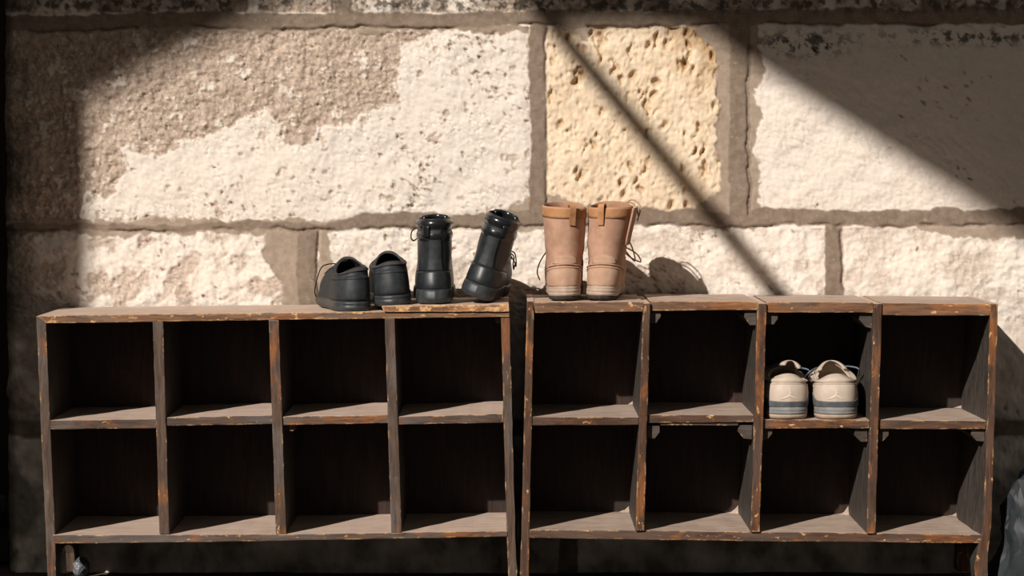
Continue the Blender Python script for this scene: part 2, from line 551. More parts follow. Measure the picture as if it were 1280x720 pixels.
# ------------------------------------------------------------------ old wood
def wood(name, axis, base=(.095, .058, .040), grey=(.125, .100, .088), rust=(.22, .082, .026), rusty=.5, flecks=.5, inner=None, dust=1.0):
    t = NT(name)
    st = {'x': (1.6, 16, 16), 'z': (16, 16, 1.6)}[axis]
    st2 = {'x': (.45, 1, 1), 'z': (1, 1, .45)}[axis]
    v = t.coord(st)
    vi = t.coord()
    vs = t.coord(st2)
    k = lambda c, f=1.0: (c[0] * f, c[1] * f, c[2] * f, 1)
    grain = t.ramp(t.noise(v, 7, 8, .7, .6), .32, .68)
    blot = t.ramp(t.noise(vi, 22, 5, .6), .35, .65)
    fine = t.noise(v, 26, 5, .7)
    geo = t.n('ShaderNodeNewGeometry')
    sn = t.n('ShaderNodeSeparateXYZ'); t.l(geo.outputs['True Normal'], sn.inputs[0])
    frontm = t.ramp(t.math('MULTIPLY', sn.outputs[1], -1.0), .55, .8)
    topm = t.ramp(sn.outputs[2], .75, .95)
    ic = inner or ((.026, .020, .017, 1), (.088, .074, .063, 1))
    c = t.mix(grain, ic[0], ic[1])
    c = t.mix(t.math('MULTIPLY', t.ramp(t.noise(v, 15, 3, .6), .52, .60), .55), c, k(ic[0], .7))
    c = t.mix(t.math('MULTIPLY', t.ramp(fine, .5, .75), .35), c, (.19, .165, .14, 1) if not inner else k(inner[1], 1.6))
    # varnished front: dark brown, rubbed grey here, rusty red there
    fc = t.mix(grain, k(base, .45), k(base, 1.15))
    fc = t.mix(t.math('MULTIPLY', t.ramp(t.noise(vs, 13, 4, .6), .45, .6), .75), fc, t.mix(grain, k(grey, .6), k(grey)))
    fc = t.mix(t.math('MULTIPLY', t.ramp(t.noise(vs, 19, 4, .6, .3), .60 - .2 * rusty, .72 - .2 * rusty), .85), fc, t.mix(grain, k(rust, .5), k(rust, 1.2)))
    fc = t.mix(t.math('MULTIPLY', t.ramp(t.noise(v, 11, 6, .7), .56, .66), .7), fc, (.030, .018, .013, 1))
    c = t.mix(frontm, c, fc)
    du = t.mix(grain, k((.40, .285, .222), dust ** 1.6), k((.60, .45, .36), dust))
    du = t.mix(t.math('MULTIPLY', blot, .4), du, k((.62, .49, .40), dust ** .5))
    c = t.mix(topm, c, du)
    # varnish knocked off along the arrises
    bv = t.n('ShaderNodeBevel', samples=6); bv.inputs['Radius'].default_value = .0055
    dt = t.n('ShaderNodeVectorMath', operation='DOT_PRODUCT')
    t.l(bv.outputs[0], dt.inputs[0]); t.l(geo.outputs['True Normal'], dt.inputs[1])
    e = t.ramp(dt.outputs['Value'], .99, .90)
    chips = t.ramp(t.noise(vs, 62, 5, .65), .60 - .16 * flecks, .66 - .16 * flecks)
    worn = t.mix(t.ramp(t.noise(vi, 120, 3), .4, .6), (.42, .19, .06, 1), (.66, .42, .21, 1))
    c = t.mix(t.math('MULTIPLY', e, chips), c, worn)
    sc_ = t.math('MULTIPLY', t.ramp(t.noise(vs, 85, 4, .6), .70 - .13 * flecks, .74 - .13 * flecks), t.math('MULTIPLY', frontm, .8))
    c = t.mix(sc_, c, worn)
    rough = t.ramp(topm, 0, 1, .55, .92)
    return t.finish(c, rough, t.bump(fine, .4, .0014), .3)

LX = wood('old_wood_boards', 'x', rusty=.45, flecks=.42)
LZ = wood('old_wood_uprights', 'z', rusty=.35, flecks=.25)
LT = wood('worn_top_board', 'x', base=(.20, .10, .05), grey=(.17, .12, .09), rusty=.6, flecks=.85)
LP = wood('flaking_plank', 'x', base=(.17, .075, .035), grey=(.30, .17, .10), rust=(.34, .15, .06), rusty=.7, flecks=1.5)
RX = wood('russet_wood_boards', 'x', base=(.085, .042, .024), grey=(.115, .072, .052), rusty=.4, flecks=.5, dust=.80)
RZ = wood('russet_wood_uprights', 'z', base=(.085, .040, .022), grey=(.10, .060, .042), rust=(.23, .082, .024), rusty=.6, flecks=.42)
RT = wood('russet_top_boards', 'x', base=(.17, .080, .04), grey=(.19, .11, .065), rust=(.29, .115, .04), rusty=.7, flecks=.6, dust=.85)
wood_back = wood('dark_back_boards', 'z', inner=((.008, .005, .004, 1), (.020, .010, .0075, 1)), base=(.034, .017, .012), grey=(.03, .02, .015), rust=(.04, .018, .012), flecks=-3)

DEP = .285


def side_board(left, right, top, mat, parent, y0=0.0, seed=1):
    """upright end of a rack with feet cut out of its lower edge; left and right are its edges as (py, px)"""
    rnd = random.Random(seed)
    fx = lambda tab, py: float(np.interp(py, [q[0] for q in tab], [q[1] for q in tab]))
    prof = [(y0, py) for py in np.arange(736, top, -13)] + [(y0, top), (DEP, top), (DEP, 736), (DEP - .055, 736), (DEP - .057, 712), (DEP - .066, 700), (DEP - .085, 693),
            (.085, 693), (.066, 700), (.057, 712), (.055, 736)]
    bm = bmesh.new(); A_ = []; B_ = []
    for y, py in prof:
        z = P(640, py, 0).z
        j = .0006 if y == y0 else 0
        A_.append(bm.verts.new((P(fx(left, py), py, 0).x + rnd.uniform(-j, j), y, z)))
        B_.append(bm.verts.new((P(fx(right, py), py, 0).x + rnd.uniform(-j, j), y, z)))
    bm.faces.new(A_); bm.faces.new(B_[::-1])
    n = len(prof)
    for i in range(n):
        bm.faces.new((A_[i], B_[i], B_[(i + 1) % n], A_[(i + 1) % n]))
    bm.normal_update()
    eds = [e for e in bm.edges if e.calc_face_angle(0) > .6 and (abs(e.verts[0].co.y - y0) < 1e-5 or abs(e.verts[1].co.y - y0) < 1e-5)]
    bmesh.ops.bevel(bm, geom=eds, offset=.0016, segments=2, affect='EDGES', profile=.6, clamp_overlap=True)
    bmesh.ops.triangulate(bm, faces=[f for f in bm.faces if len(f.verts) > 4])
    return build_bm('side_panel', bm, mat, parent, False, True)

# ---- left rack
zf = 0.0
rackL = empty('shoe_rack', P(345, 690, 0) * 1.0)
rackL.location = (P(345, 690).x, .14, 0)
tag(rackL, 'left wooden shoe rack with eight pigeonholes, black shoes and boots standing on its top', 'shoe rack', 'old wooden shoe racks')
side_board([(396, 45), (690, 58), (736, 60)], [(396, 57), (690, 70), (706, 69), (736, 72)], 395.5, LZ, rackL, 0, 1)
side_board([(396, 626), (690, 634), (736, 636)], [(396, 637), (690, 645), (736, 648)], 395.7, LZ, rackL, 0, 2)
prism('top_board', [(47, 394.5), (260, 391.5), (480, 389.5), (637, 389.5), (637, 396), (480, 398), (260, 401), (58, 404)], -.004, DEP + .004, LT, rackL, seed=3)
prism('top_plank', [(477, 382.5), (560, 380.5), (636, 380), (636.5, 389.2), (560, 389.4), (480, 389.4)], -.010, DEP - .005, LP, rackL, seed=5, jit=.5, step=9)
prism('bottom_shelf', [(66, 668.5), (350, 667.5), (634, 663.5), (634.5, 670.5), (500, 673), (350, 676), (200, 678), (67, 679.5)], -.002, DEP, LX, rackL)
for q in ([(191, 402), (204, 401.7), (212, 667.6), (199.5, 668)], [(336, 400.5), (348.5, 400), (358, 667), (345, 667.4)], [(481, 398.3), (493.5, 398), (502, 665.4), (489, 665.8)]):
    prism('divider', q, -.003, DEP - .003, LZ, rackL)
for q in ([(62, 525.5), (196, 523.5), (196.5, 535.5), (62.5, 537)], [(208, 522), (340, 519), (340.5, 530), (208.5, 532.5)],
          [(353, 521), (485, 518.5), (485.5, 529), (353.5, 531.5)], [(497.5, 521), (629, 517), (629.5, 528.5), (498, 531)]):
    prism('shelf', q, .001, DEP - .003, LX, rackL)
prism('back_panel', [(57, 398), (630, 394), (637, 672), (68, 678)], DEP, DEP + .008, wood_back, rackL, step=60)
prism('corner_block', [(361, 532), (369, 532), (369, 537), (365, 540), (361, 540)], .02, .05, LZ, rackL, bev=.0008)
prism('corner_block', [(618, 398), (626, 398), (626, 404), (622, 405), (618, 402)], .02, .05, LZ, rackL, bev=.0008)

# ---- right rack
rackR = empty('shoe_rack', (P(945, 690).x, .14, 0))
tag(rackR, 'right wooden shoe rack with eight pigeonholes, tan boots on its top and beige sneakers inside', 'shoe rack', 'old wooden shoe racks')
side_board([(376, 658.5), (690, 651), (736, 649)], [(376, 667.5), (690, 661.5), (736, 661)], 376.5, RZ, rackR, -.002, 3)
side_board([(379, 1237.5), (660, 1229), (676, 1224), (690, 1220), (708, 1218.5), (736, 1221)], [(379, 1247.5), (660, 1239), (690, 1235), (712, 1233), (736, 1236)], 379.5, RZ, rackR, -.003, 4)
prism('top_board', [(666.5, 377.5), (804, 377), (804, 389.5), (669, 391)], -.004, DEP + .004, RT, rackR, seed=11, step=9)
prism('top_board', [(812.6, 376.5), (946.5, 377), (946.5, 387.5), (812.6, 388.5)], .001, DEP + .004, RT, rackR, seed=12)
prism('top_board', [(957.6, 377.5), (1091.5, 378), (1091.5, 391), (957.6, 390.5)], -.001, DEP + .004, RT, rackR, seed=13)
prism('top_board', [(1101.8, 378.5), (1238, 380), (1238, 394.5), (1101.8, 394)], -.003, DEP + .004, RT, rackR, seed=14)
prism('bottom_shelf', [(661, 662), (800, 663), (940, 664.5), (1085, 666), (1229, 668.5), (1228, 679), (1085, 677.5), (940, 676.5), (800, 674.5), (661, 672.5)], -.001, DEP, RX, rackR)
for q in ([(803.8, 379), (812.8, 378.6), (805, 662.8), (794, 663.2)], [(946.3, 379), (957.8, 379), (949.2, 664.3), (937.8, 664.5)], [(1091.2, 379.5), (1102, 379.3), (1093.5, 666), (1082.5, 666.2)]):
    prism('divider', q, -.008, DEP - .003, RZ, rackR)
SH = [[(665, 521), (799, 521.5), (798.5, 531), (664.5, 532)], [(809, 518.5), (942.5, 519), (942, 528), (808.5, 529)],
      [(954, 524.5), (1087, 525), (1086.5, 535.5), (953.5, 536)], [(1098, 525), (1233, 526), (1232.5, 536.5), (1097.5, 536.5)]]
for q in SH:
    prism('shelf', q, .001, DEP - .003, RX, rackR)
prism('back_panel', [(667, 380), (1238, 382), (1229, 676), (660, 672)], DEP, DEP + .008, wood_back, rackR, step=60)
wood_bat = wood('grey_shelf_battens', 'x', base=(.075, .055, .043), grey=(.09, .075, .063), rusty=-.5, flecks=0)
for q in ([(813, 389), (826, 389), (826.5, 396), (821, 404), (813, 404)], [(932, 388), (946, 388), (946, 407), (938, 407), (931, 397)],
          [(958, 391), (973, 391), (973, 399), (968, 406), (958, 406)], [(1076, 391), (1091, 391), (1091, 411), (1083, 409), (1075, 400)],
          [(809.5, 533), (825, 533), (825, 541), (819, 549), (809.5, 549)], [(924, 532), (941, 532), (940.5, 550), (930, 549), (923, 540)],
          [(951, 536.4), (966, 536.4), (966, 543), (960, 550), (951, 550)], [(1070, 536), (1085.5, 536), (1085, 553), (1077, 553), (1069, 545)],
          [(1097, 537), (1112, 537), (1112, 545), (1105, 552), (1097, 552)], [(1216, 537), (1232, 537), (1231.5, 553), (1222, 552), (1215, 544)]):
    prism('shelf_batten', q, .012, DEP - .01, wood_bat, rackR, bev=.0008, step=40)
prism('shelf_batten', [(826, 529.5), (923, 529.5), (923, 532), (826, 532)], .006, .02, wood_bat, rackR, bev=.0004)
dust_m = mottled('grey_brown_dust', (.36, .27, .215, 1), (.48, .37, .30, 1), 90, .98, .05, .6, .0015, 300)
def drift(px, py, w, h, seed, parent):
    """fluff swept into the back right corner of a pigeonhole"""
    zf_ = P(px, py, -.002).z
    x1 = P(px, py, 0).x
    A = Acc(); n = 16; rings = []
    for j in range(7):
        f = j / 6
        ring = []
        for i in range(n + 1):
            a = PI + PI / 2 * i / n
            r = w * (1 - f) * (1 + .35 * mnoise.noise((i * .4, j * .5, seed)))
            ring.append(Vector((x1 + r * math.cos(a) * 1.0 - .0004, DEP - .0012 + r * math.sin(a) * .9, zf_ + .0004 + h * .7 * f ** 2.2 * (1 + .4 * mnoise.noise((i * .5, j * .4, seed + 4))))))
        rings.append(ring)
    A.loft(rings, closed=False)
    tag(A.build('dust_drift', dust_m, parent, True, True), kind='stuff')
for k, (px, py, w, h) in enumerate([(794, 663, .022, .016), (937.5, 664.5, .026, .022), (1082.5, 666, .026, .020), (1226, 668, .020, .010), (799, 521.5, .012, .008), (1233, 526, .020, .008)]):
    drift(px, py, w, h, k * 3.7, rackR)

# ------------------------------------------------------------------ shoes
FU = [0, .012, .03, .06, .11, .18, .3, .45, .58, .70, .79, .87, .93, .97, .99, 1]
FV = [0, .33, .50, .66, .78, .845, .83, .82, .91, 1.0, .985, .86, .66, .44, .26, 0]
NPH = 56

class Last:
    """surface of a shoe's upper: rows (z, y_back, y_front, half_width, mix to ellipse, lift of the front, dip of the sides)"""
    def __init__(s, rows, side, bend=.014, heel=.845, roll=0.0, lean=0.0):
        s.lean = lean
        s.r = np.array(rows, float); s.side = side; s.bend = bend; s.roll = roll
        s.fv = [f * (1 + (heel / .845 - 1) * (1 - min(1, max(0, (u - .3) / .3)))) for u, f in zip(FU, FV)]

    def row(s, v):
        n = len(s.r); x = min(max(v, 0), 1) * (n - 1); i = min(int(x), n - 2); t = x - i
        a, b, c, d = s.r[max(i - 1, 0)], s.r[i], s.r[i + 1], s.r[min(i + 2, n - 1)]
        return .5 * (2 * b + (c - a) * t + (2 * a - 5 * b + 4 * c - d) * t * t + (3 * b - a - 3 * c + d) * t ** 3)

    def at(s, ph, v, off=0.0):
        return s.pt(ph, s.row(v), off)

    def pt(s, ph, row, off=0.0, bottom=None):
        z, yb, yf, hw, mx, tilt, dip = row
        u = (1 - math.cos(ph)) / 2
        sn = math.sin(ph)
        w = (hw + off) * ((1 - mx) * float(np.interp(u, FU, s.fv)) + mx * abs(sn) ** .92)
        cx = -s.side * s.bend * (u * u - .25) * (1 - mx * .6)
        return Vector((math.copysign(w, sn) + cx + s.lean * z, (yb - off) + (yf - yb + 2 * off) * u, z + tilt * u - dip * sn * sn + s.roll * sn * max(0, z / s.r[-1][0]) ** 3))

    def ring(s, row, off=0.0, n=NPH):
        return [s.pt(2 * PI * k / n, row, off) for k in range(n)]


def shell(last, v0, v1, p0, p1, o0, o1, nv=8, nph=18, wob=None):
    """a patch of leather lying on the last, from offset o0 to o1"""
    A = Acc()
    def lay(off, shrink):
        rows = []
        for j in range(nv + 1):
            r = []
            for i in range(nph + 1):
                fi = i / nph; fj = j / nv
                v = v0(2 * fi - 1) + (v1(2 * fi - 1) - v0(2 * fi - 1)) * fj if callable(v0) else v0 + (v1(2 * fi - 1) - v0 if callable(v1) else v1 - v0) * fj
                r.append(last.at(p0 + (p1 - p0) * fi, v, off))
            rows.append(r)
        return rows
    outer = lay(o1, 0); inner = lay(o0, 0)
    # one closed sheet: outer grid + inner grid + rim
    W = nph + 1; Hh = nv + 1
    vs = [p for r in outer for p in r] + [p for r in inner for p in r]
    o = W * Hh
    fs = []
    for j in range(nv):
        for i in range(nph):
            a = j * W + i
            fs.append((a, a + 1, a + W + 1, a + W)); fs.append((o + a, o + a + W, o + a + W + 1, o + a + 1))
    rim = [i for i in range(W)] + [j * W + W - 1 for j in range(1, Hh)] + [(Hh - 1) * W + i for i in range(W - 2, -1, -1)] + [j * W for j in range(Hh - 2, 0, -1)]
    for k in range(len(rim)):
        a, b = rim[k], rim[(k + 1) % len(rim)]
        fs.append((a, o + a, o + b, b))
    A.add(vs, fs)
    return A


def sole_mesh(last, rows, treads=0, tread_d=.0025):
    A = Acc()
    rings = []
    n = 96 if treads else NPH
    for k, r in enumerate(rows):
        ring = last.ring(r, 0, n)
        if treads and k < len(rows) - 2:
            c = Vector((0, (r[1] + r[2]) / 2, 0))
            for i, p in enumerate(ring):
                if (i // 3) % 2 == 0 and 10 < i < 86:
                    d = Vector((p.x, (p.y - c.y) * .4, 0)).normalized()
                    ring[i] = p - d * tread_d
        rings.append(ring)
    A.loft(rings, True, True)
    return A


def upper_mesh(last, nv=26, thick=.004, floor_z=.02):
    A = Acc()
    rings = []
    for k in range(nv + 1):
        rings.append(last.ring(last.row(k / nv)))
    top = last.row(1.0)
    mid = top.copy(); mid[0] += .0018
    rings.append(last.ring(mid, -thick * .5))
    A.loft(rings)
    return A, mid


def lining_mesh(last, thick=.004, v_end=.15, nv=16, insole=True):
    A = Acc()
    rings = []
    top = last.row(1.0); mid = top.copy(); mid[0] += .0018
    rings.append(last.ring(mid, -thick * .5))
    for k in range(nv + 1):
        v = 1 - (1 - v_end) * k / nv
        rings.append(last.ring(last.row(v), -thick))
    A.loft(rings, False, insole)
    return A


def laces_mesh(last, vs, dph, r, off=.003, loops=()):
    A = Acc()
    for k in range(len(vs)):
        l_ = last.at(PI - dph, vs[k], off); r_ = last.at(PI + dph, vs[k], off)
        m = last.at(PI, vs[k], off + .003)
        A.tube(spline([l_, l_.lerp(m, .6) + Vector((0, .002, .002)), m, r_.lerp(m, .6) + Vector((0, .002, .002)), r_], 4), r)
        if k + 1 < len(vs):
            for sgn in (-1, 1):
                p = last.at(PI + sgn * dph, vs[k], off); q = last.at(PI - sgn * dph, vs[k + 1], off)
                m2 = last.at(PI, (vs[k] + vs[k + 1]) / 2, off + .004)
                A.tube(spline([p, m2, q], 5), r)
    for pts in loops:
        A.tube(spline(pts, 8), r)
    return A


def tongue_mesh(last, v0, v1, dph, off, rise, lean=0.0, th=.004, nv=12, nph=10, bulge=.0, skew=0.0):
    """tongue: curved leaf inside the throat which rises above the collar"""
    A = Acc()
    def lay(o):
        rows = []
        for j in range(nv + 1):
            f = j / nv
            v = v0 + (v1 - v0) * f
            row = last.row(min(v, 1.0)).copy()
            up = max(0, (f - .7) / .3)
            r = []
            for i in range(nph + 1):
                g = 2 * i / nph - 1
                p = last.pt(PI + skew * up + dph * g * (1 - .15 * up), row, o)
                e = math.sqrt(max(0, 1 - (abs(g) ** 3) * .9))
                p = p + Vector((0, lean * up, rise * up * (.55 + .45 * e))) + Vector((0, -bulge * up * up, 0))
                r.append(p)
            rows.append(r)
        return rows
    a = lay(off); b = lay(off - th)
    W = nph + 1; Hh = nv + 1
    vs = [p for r in a for p in r] + [p for r in b for p in r]; o = W * Hh; fs = []
    for j in range(nv):
        for i in range(nph):
            k = j * W + i
            fs.append((k, k + 1, k + W + 1, k + W)); fs.append((o + k, o + k + W, o + k + W + 1, o + k + 1))
    rim = [i for i in range(W)] + [j * W + W - 1 for j in range(1, Hh)] + [(Hh - 1) * W + i for i in range(W - 2, -1, -1)] + [j * W for j in range(Hh - 2, 0, -1)]
    for k in range(len(rim)):
        p, q = rim[k], rim[(k + 1) % len(rim)]
        fs.append((p, o + p, o + q, q))
    A.add(vs, fs)
    return A


def seam(last, v, p0, p1, off, r, n=26):
    A = Acc()
    vf = v if callable(v) else (lambda g: v)
    A.tube([last.at(p0 + (p1 - p0) * k / n, vf(2 * k / n - 1), off) for k in range(n + 1)], r, 6)
    return A


blk = mottled('black_leather', (.0105, .0125, .0150, 1), (.019, .0215, .0245, 1), 60, .42, .5, .25, .0005, 500)
blk_m = mottled('black_nubuck', (.014, .0175, .0200, 1), (.026, .030, .033, 1), 70, .60, .35, .3, .0005, 700)
blk_s = mottled('polished_black_collar', (.008, .009, .011, 1), (.015, .017, .019, 1), 40, .26, .6, .2, .0006, 200)
blk_r = mottled('dusty_black_rubber', (.023, .027, .030, 1), (.044, .047, .048, 1), 50, .48, .4, .2, .0005, 300)
blk_l = mottled('dark_lining', (.010, .010, .011, 1), (.020, .020, .021, 1), 80, .85, .2)
blk_i = mottled('grey_brown_lining', (.035, .030, .030, 1), (.060, .052, .050, 1), 90, .75, .3)
lace_k = mottled('black_lace', (.008, .008, .009, 1), (.018, .018, .018, 1), 300, .8, .2)
white_l = mottled('white_size_label', (.62, .62, .66, 1), (.72, .72, .74, 1), 200, .6, .3)


def low_shoe(loc, rot, side, label):
    root = empty('leather_shoe', loc, rot)
    tag(root, label, 'shoe', 'black low shoes')
    hw = .041
    last = Last([(.019, .003, .262, hw, 0, 0, 0), (.030, .001, .262, hw, .03, .003, 0), (.045, .002, .248, hw * .98, .12, .008, 0), (.058, .005, .212, hw * .94, .3, .014, .001),
                 (.069, .009, .172, hw * .89, .6, .018, .004), (.078, .012, .148, hw * .83, .85, .017, .009), (.0855, .016, .138, hw * .74, 1, .014, .013)], side, roll=.007 if side < 0 else .003)
    u, _ = upper_mesh(last, thick=.006); u.build('upper', blk_m, root)
    lining_mesh(last, .006).build('lining', blk_i, root)
    s = sole_mesh(last, [(.0015, .006, .255, hw * .96, 0, .002, 0), (.0, .004, .258, hw * 1.0, 0, .004, 0), (.004, -.001, .266, hw * 1.06, 0, .004, 0), (.012, -.002, .268, hw * 1.075, 0, .003, 0),
                         (.0135, .000, .266, hw * 1.06, 0, .003, 0), (.0150, -.002, .267, hw * 1.07, 0, .003, 0), (.0205, -.001, .266, hw * 1.05, 0, .002, 0), (.021, .003, .262, hw * .98, 0, .002, 0)])
    s.build('outsole', blk_r, root)
    shell(last, 0.05, lambda g: .72 - .35 * g * g, -1.25, 1.25, -.0008, .0014).build('heel_counter', blk_m, root)
    shell(last, .86, .995, -1.9, 1.9, -.003, .0028, 5, 26).build('collar', blk_i, root)
    shell(last, .05, lambda g: .42 * (1 - g * g) + .06, PI - .9, PI + .9, -.0008, .0014).build('toe_cap', blk, root)
    for dp in (1, -1):
        shell(last, .52, .97, PI - dp * .95, PI - dp * .38, -.0008, .0022, 6, 8).build('eyestay', blk, root)
    tongue_mesh(last, .55, 1.0, 1.0, -.002, .004, .006).build('tongue', blk_m, root)
    q = last.at(PI - .45, .82, .006)
    lo = [last.at(PI + .5, .85, .004), last.at(PI + .95, .95, .014) + Vector((0, 0, .007)), last.at(PI + 1.25, .8, .019) + Vector((0, 0, .008)),
          last.at(PI + 1.3, .5, .017), last.at(PI + 1.25, .2, .013), last.at(PI + 1.1, .05, .006)]
    lo2 = [last.at(PI + side * .5, .85, .004), last.at(PI + side * .9, .8, .010) + Vector((0, 0, .006)), last.at(PI + side * 1.0, .5, .012), last.at(PI + side * .95, .2, .010)]
    lm = laces_mesh(last, [.60, .72, .84, .93], .42, .0012, .0035, [lo] if side < 0 else [])
    lm.build('laces', lace_k, root)
    seam(last, lambda g: .60 - .1 * g * g, -1.35, 1.35, .0016, .0007).build('stitching', blk_l, root)
    if side < 0:
        shell(last, .80, .92, -2.3 + PI * 2 - 1.3 + .35, -2.3 + PI * 2 - 1.3 + .75, -.0072, -.0062, 3, 4).build('size_label', white_l, root)
    return root


def combat_boot(loc, rot, side, label):
    root = empty('combat_boot', loc, rot)
    tag(root, label, 'boot', 'black combat boots')
    hw = .0392
    k = .0335
    last = Last([(.026, .004, .262, hw, 0, 0, 0), (.036, .003, .264, hw, .03, .002, 0), (.048, .005, .252, hw * .98, .08, .005, 0),
                 (.060, .008, .215, hw * .93, .25, .010, 0), (.074, .010, .170, .0352, .6, .014, 0), (.092, .011, .138, .0340, .95, .012, 0),
                 (.112, .010, .126, .0338, 1, .009, 0), (.132, .008, .121, .0336, 1, .006, 0), (.150, .006, .120, k, 1, .004, 0), (.163, .006, .118, k * .98, 1, .003, .001)], side)
    u, _ = upper_mesh(last, 32, .005); u.build('upper', blk, root)
    lining_mesh(last, .005, .12).build('lining', blk_l, root)
    s = sole_mesh(last, [(.0, .003, .262, hw * 1.0, 0, .003, 0), (.003, -.003, .268, hw * 1.08, 0, .003, 0), (.012, -.003, .270, hw * 1.10, 0, .002, 0), (.021, -.001, .269, hw * 1.08, 0, .002, 0), (.027, .001, .267, hw * 1.05, 0, .001, 0), (.028, .004, .262, hw, 0, 0, 0)], 1)
    s.build('outsole', blk_r, root)
    shell(last, .02, lambda g: .36 - .10 * g * g, -1.5, 1.5, -.0008, .0018).build('heel_counter', blk, root)
    shell(last, .34, .84, -.36, .36, -.0008, .0013, 10, 8).build('back_strip', blk_m, root)
    # padded collar in two rolls
    for v0, v1, o in ((.70, .825, .0030), (.84, 1.0, .0048)):
        A = Acc(); rings = []
        for j in range(9):
            a = PI * j / 8
            v = v0 + (v1 - v0) * j / 8
            rings.append([last.at(2.05 * (2 * i / 30 - 1), v, o * math.sin(a) - .0006) for i in range(31)])
        A.loft(rings, closed=False)
        A.loft([[last.at(2.05 * (2 * i / 30 - 1), v1 - (v1 - v0) * j / 4, -.002) for i in range(31)] for j in range(5)], closed=False)
        A.build('collar_roll', blk_s, root)
    shell(last, .76, .90, side * .45 - .17, side * .45 + .17, .002, .0062, 4, 5).build('pull_tab', blk_s, root)
    shell(last, .05, lambda g: .30 * (1 - g * g) + .04, PI - .9, PI + .9, -.0008, .0016).build('toe_cap', blk, root)
    for dp in (1, -1):
        shell(last, .42, .97, PI - dp * .95, PI - dp * .36, -.0008, .0022, 10, 6).build('eyestay', blk, root)
    tongue_mesh(last, .40, 1.0, 1.05, -.001, .006, -.004, .008).build('tongue', blk_s, root)
    if side < 0:
        a = last.at(PI + .5, .80, .004)
        loops = [[a, last.at(PI + 1.0, .83, .008), last.at(PI + 1.35, .80, .012), last.at(PI + 1.42, .72, .013), last.at(PI + 1.2, .68, .010), last.at(PI + .9, .72, .006), a]]
    else:
        b = last.at(PI - .5, .50, .004)
        loops = [[b, last.at(PI - 1.0, .54, .008), last.at(PI - 1.35, .48, .012), last.at(PI - 1.35, .38, .013), last.at(PI - .9, .40, .008), b],
                 [b, last.at(PI - 1.2, .50, .006), last.at(PI - 1.5, .42, .009), last.at(PI - 1.4, .33, .010), last.at(PI - 1.1, .37, .007)]]
    laces_mesh(last, [.46, .56, .66, .76, .86], .42, .0013, .0035, loops).build('laces', lace_k, root)
    seam(last, lambda g: .375 - .10 * g * g, -1.5, 1.5, .0013, .0007).build('stitching', blk_l, root)
    return root


tan_s = mottled('tan_suede', (.375, .215, .142, 1), (.475, .287, .203, 1), 34, .92, .12, .5, .0006, 900)
tan_o = mottled('orange_tan_suede', (.38, .185, .085, 1), (.46, .235, .120, 1), 45, .92, .12, .5, .0006, 900)
tan_h = mottled('tan_heel_suede', (.395, .245, .165, 1), (.485, .312, .222, 1), 30, .9, .12, .5, .0006, 800)
tan_r = mottled('dusty_tan_rubber', (.36, .265, .205, 1), (.45, .34, .27, 1), 40, .85, .2, .3, .0006, 300)
tan_u = mottled('dark_tread_rubber', (.035, .028, .024, 1), (.06, .048, .04, 1), 60, .85, .2)
tan_li = mottled('tan_lining', (.30, .17, .10, 1), (.38, .22, .14, 1), 60, .95, .1)
lace_t = mottled('tan_lace', (.33, .20, .12, 1), (.42, .27, .17, 1), 300, .9, .1)


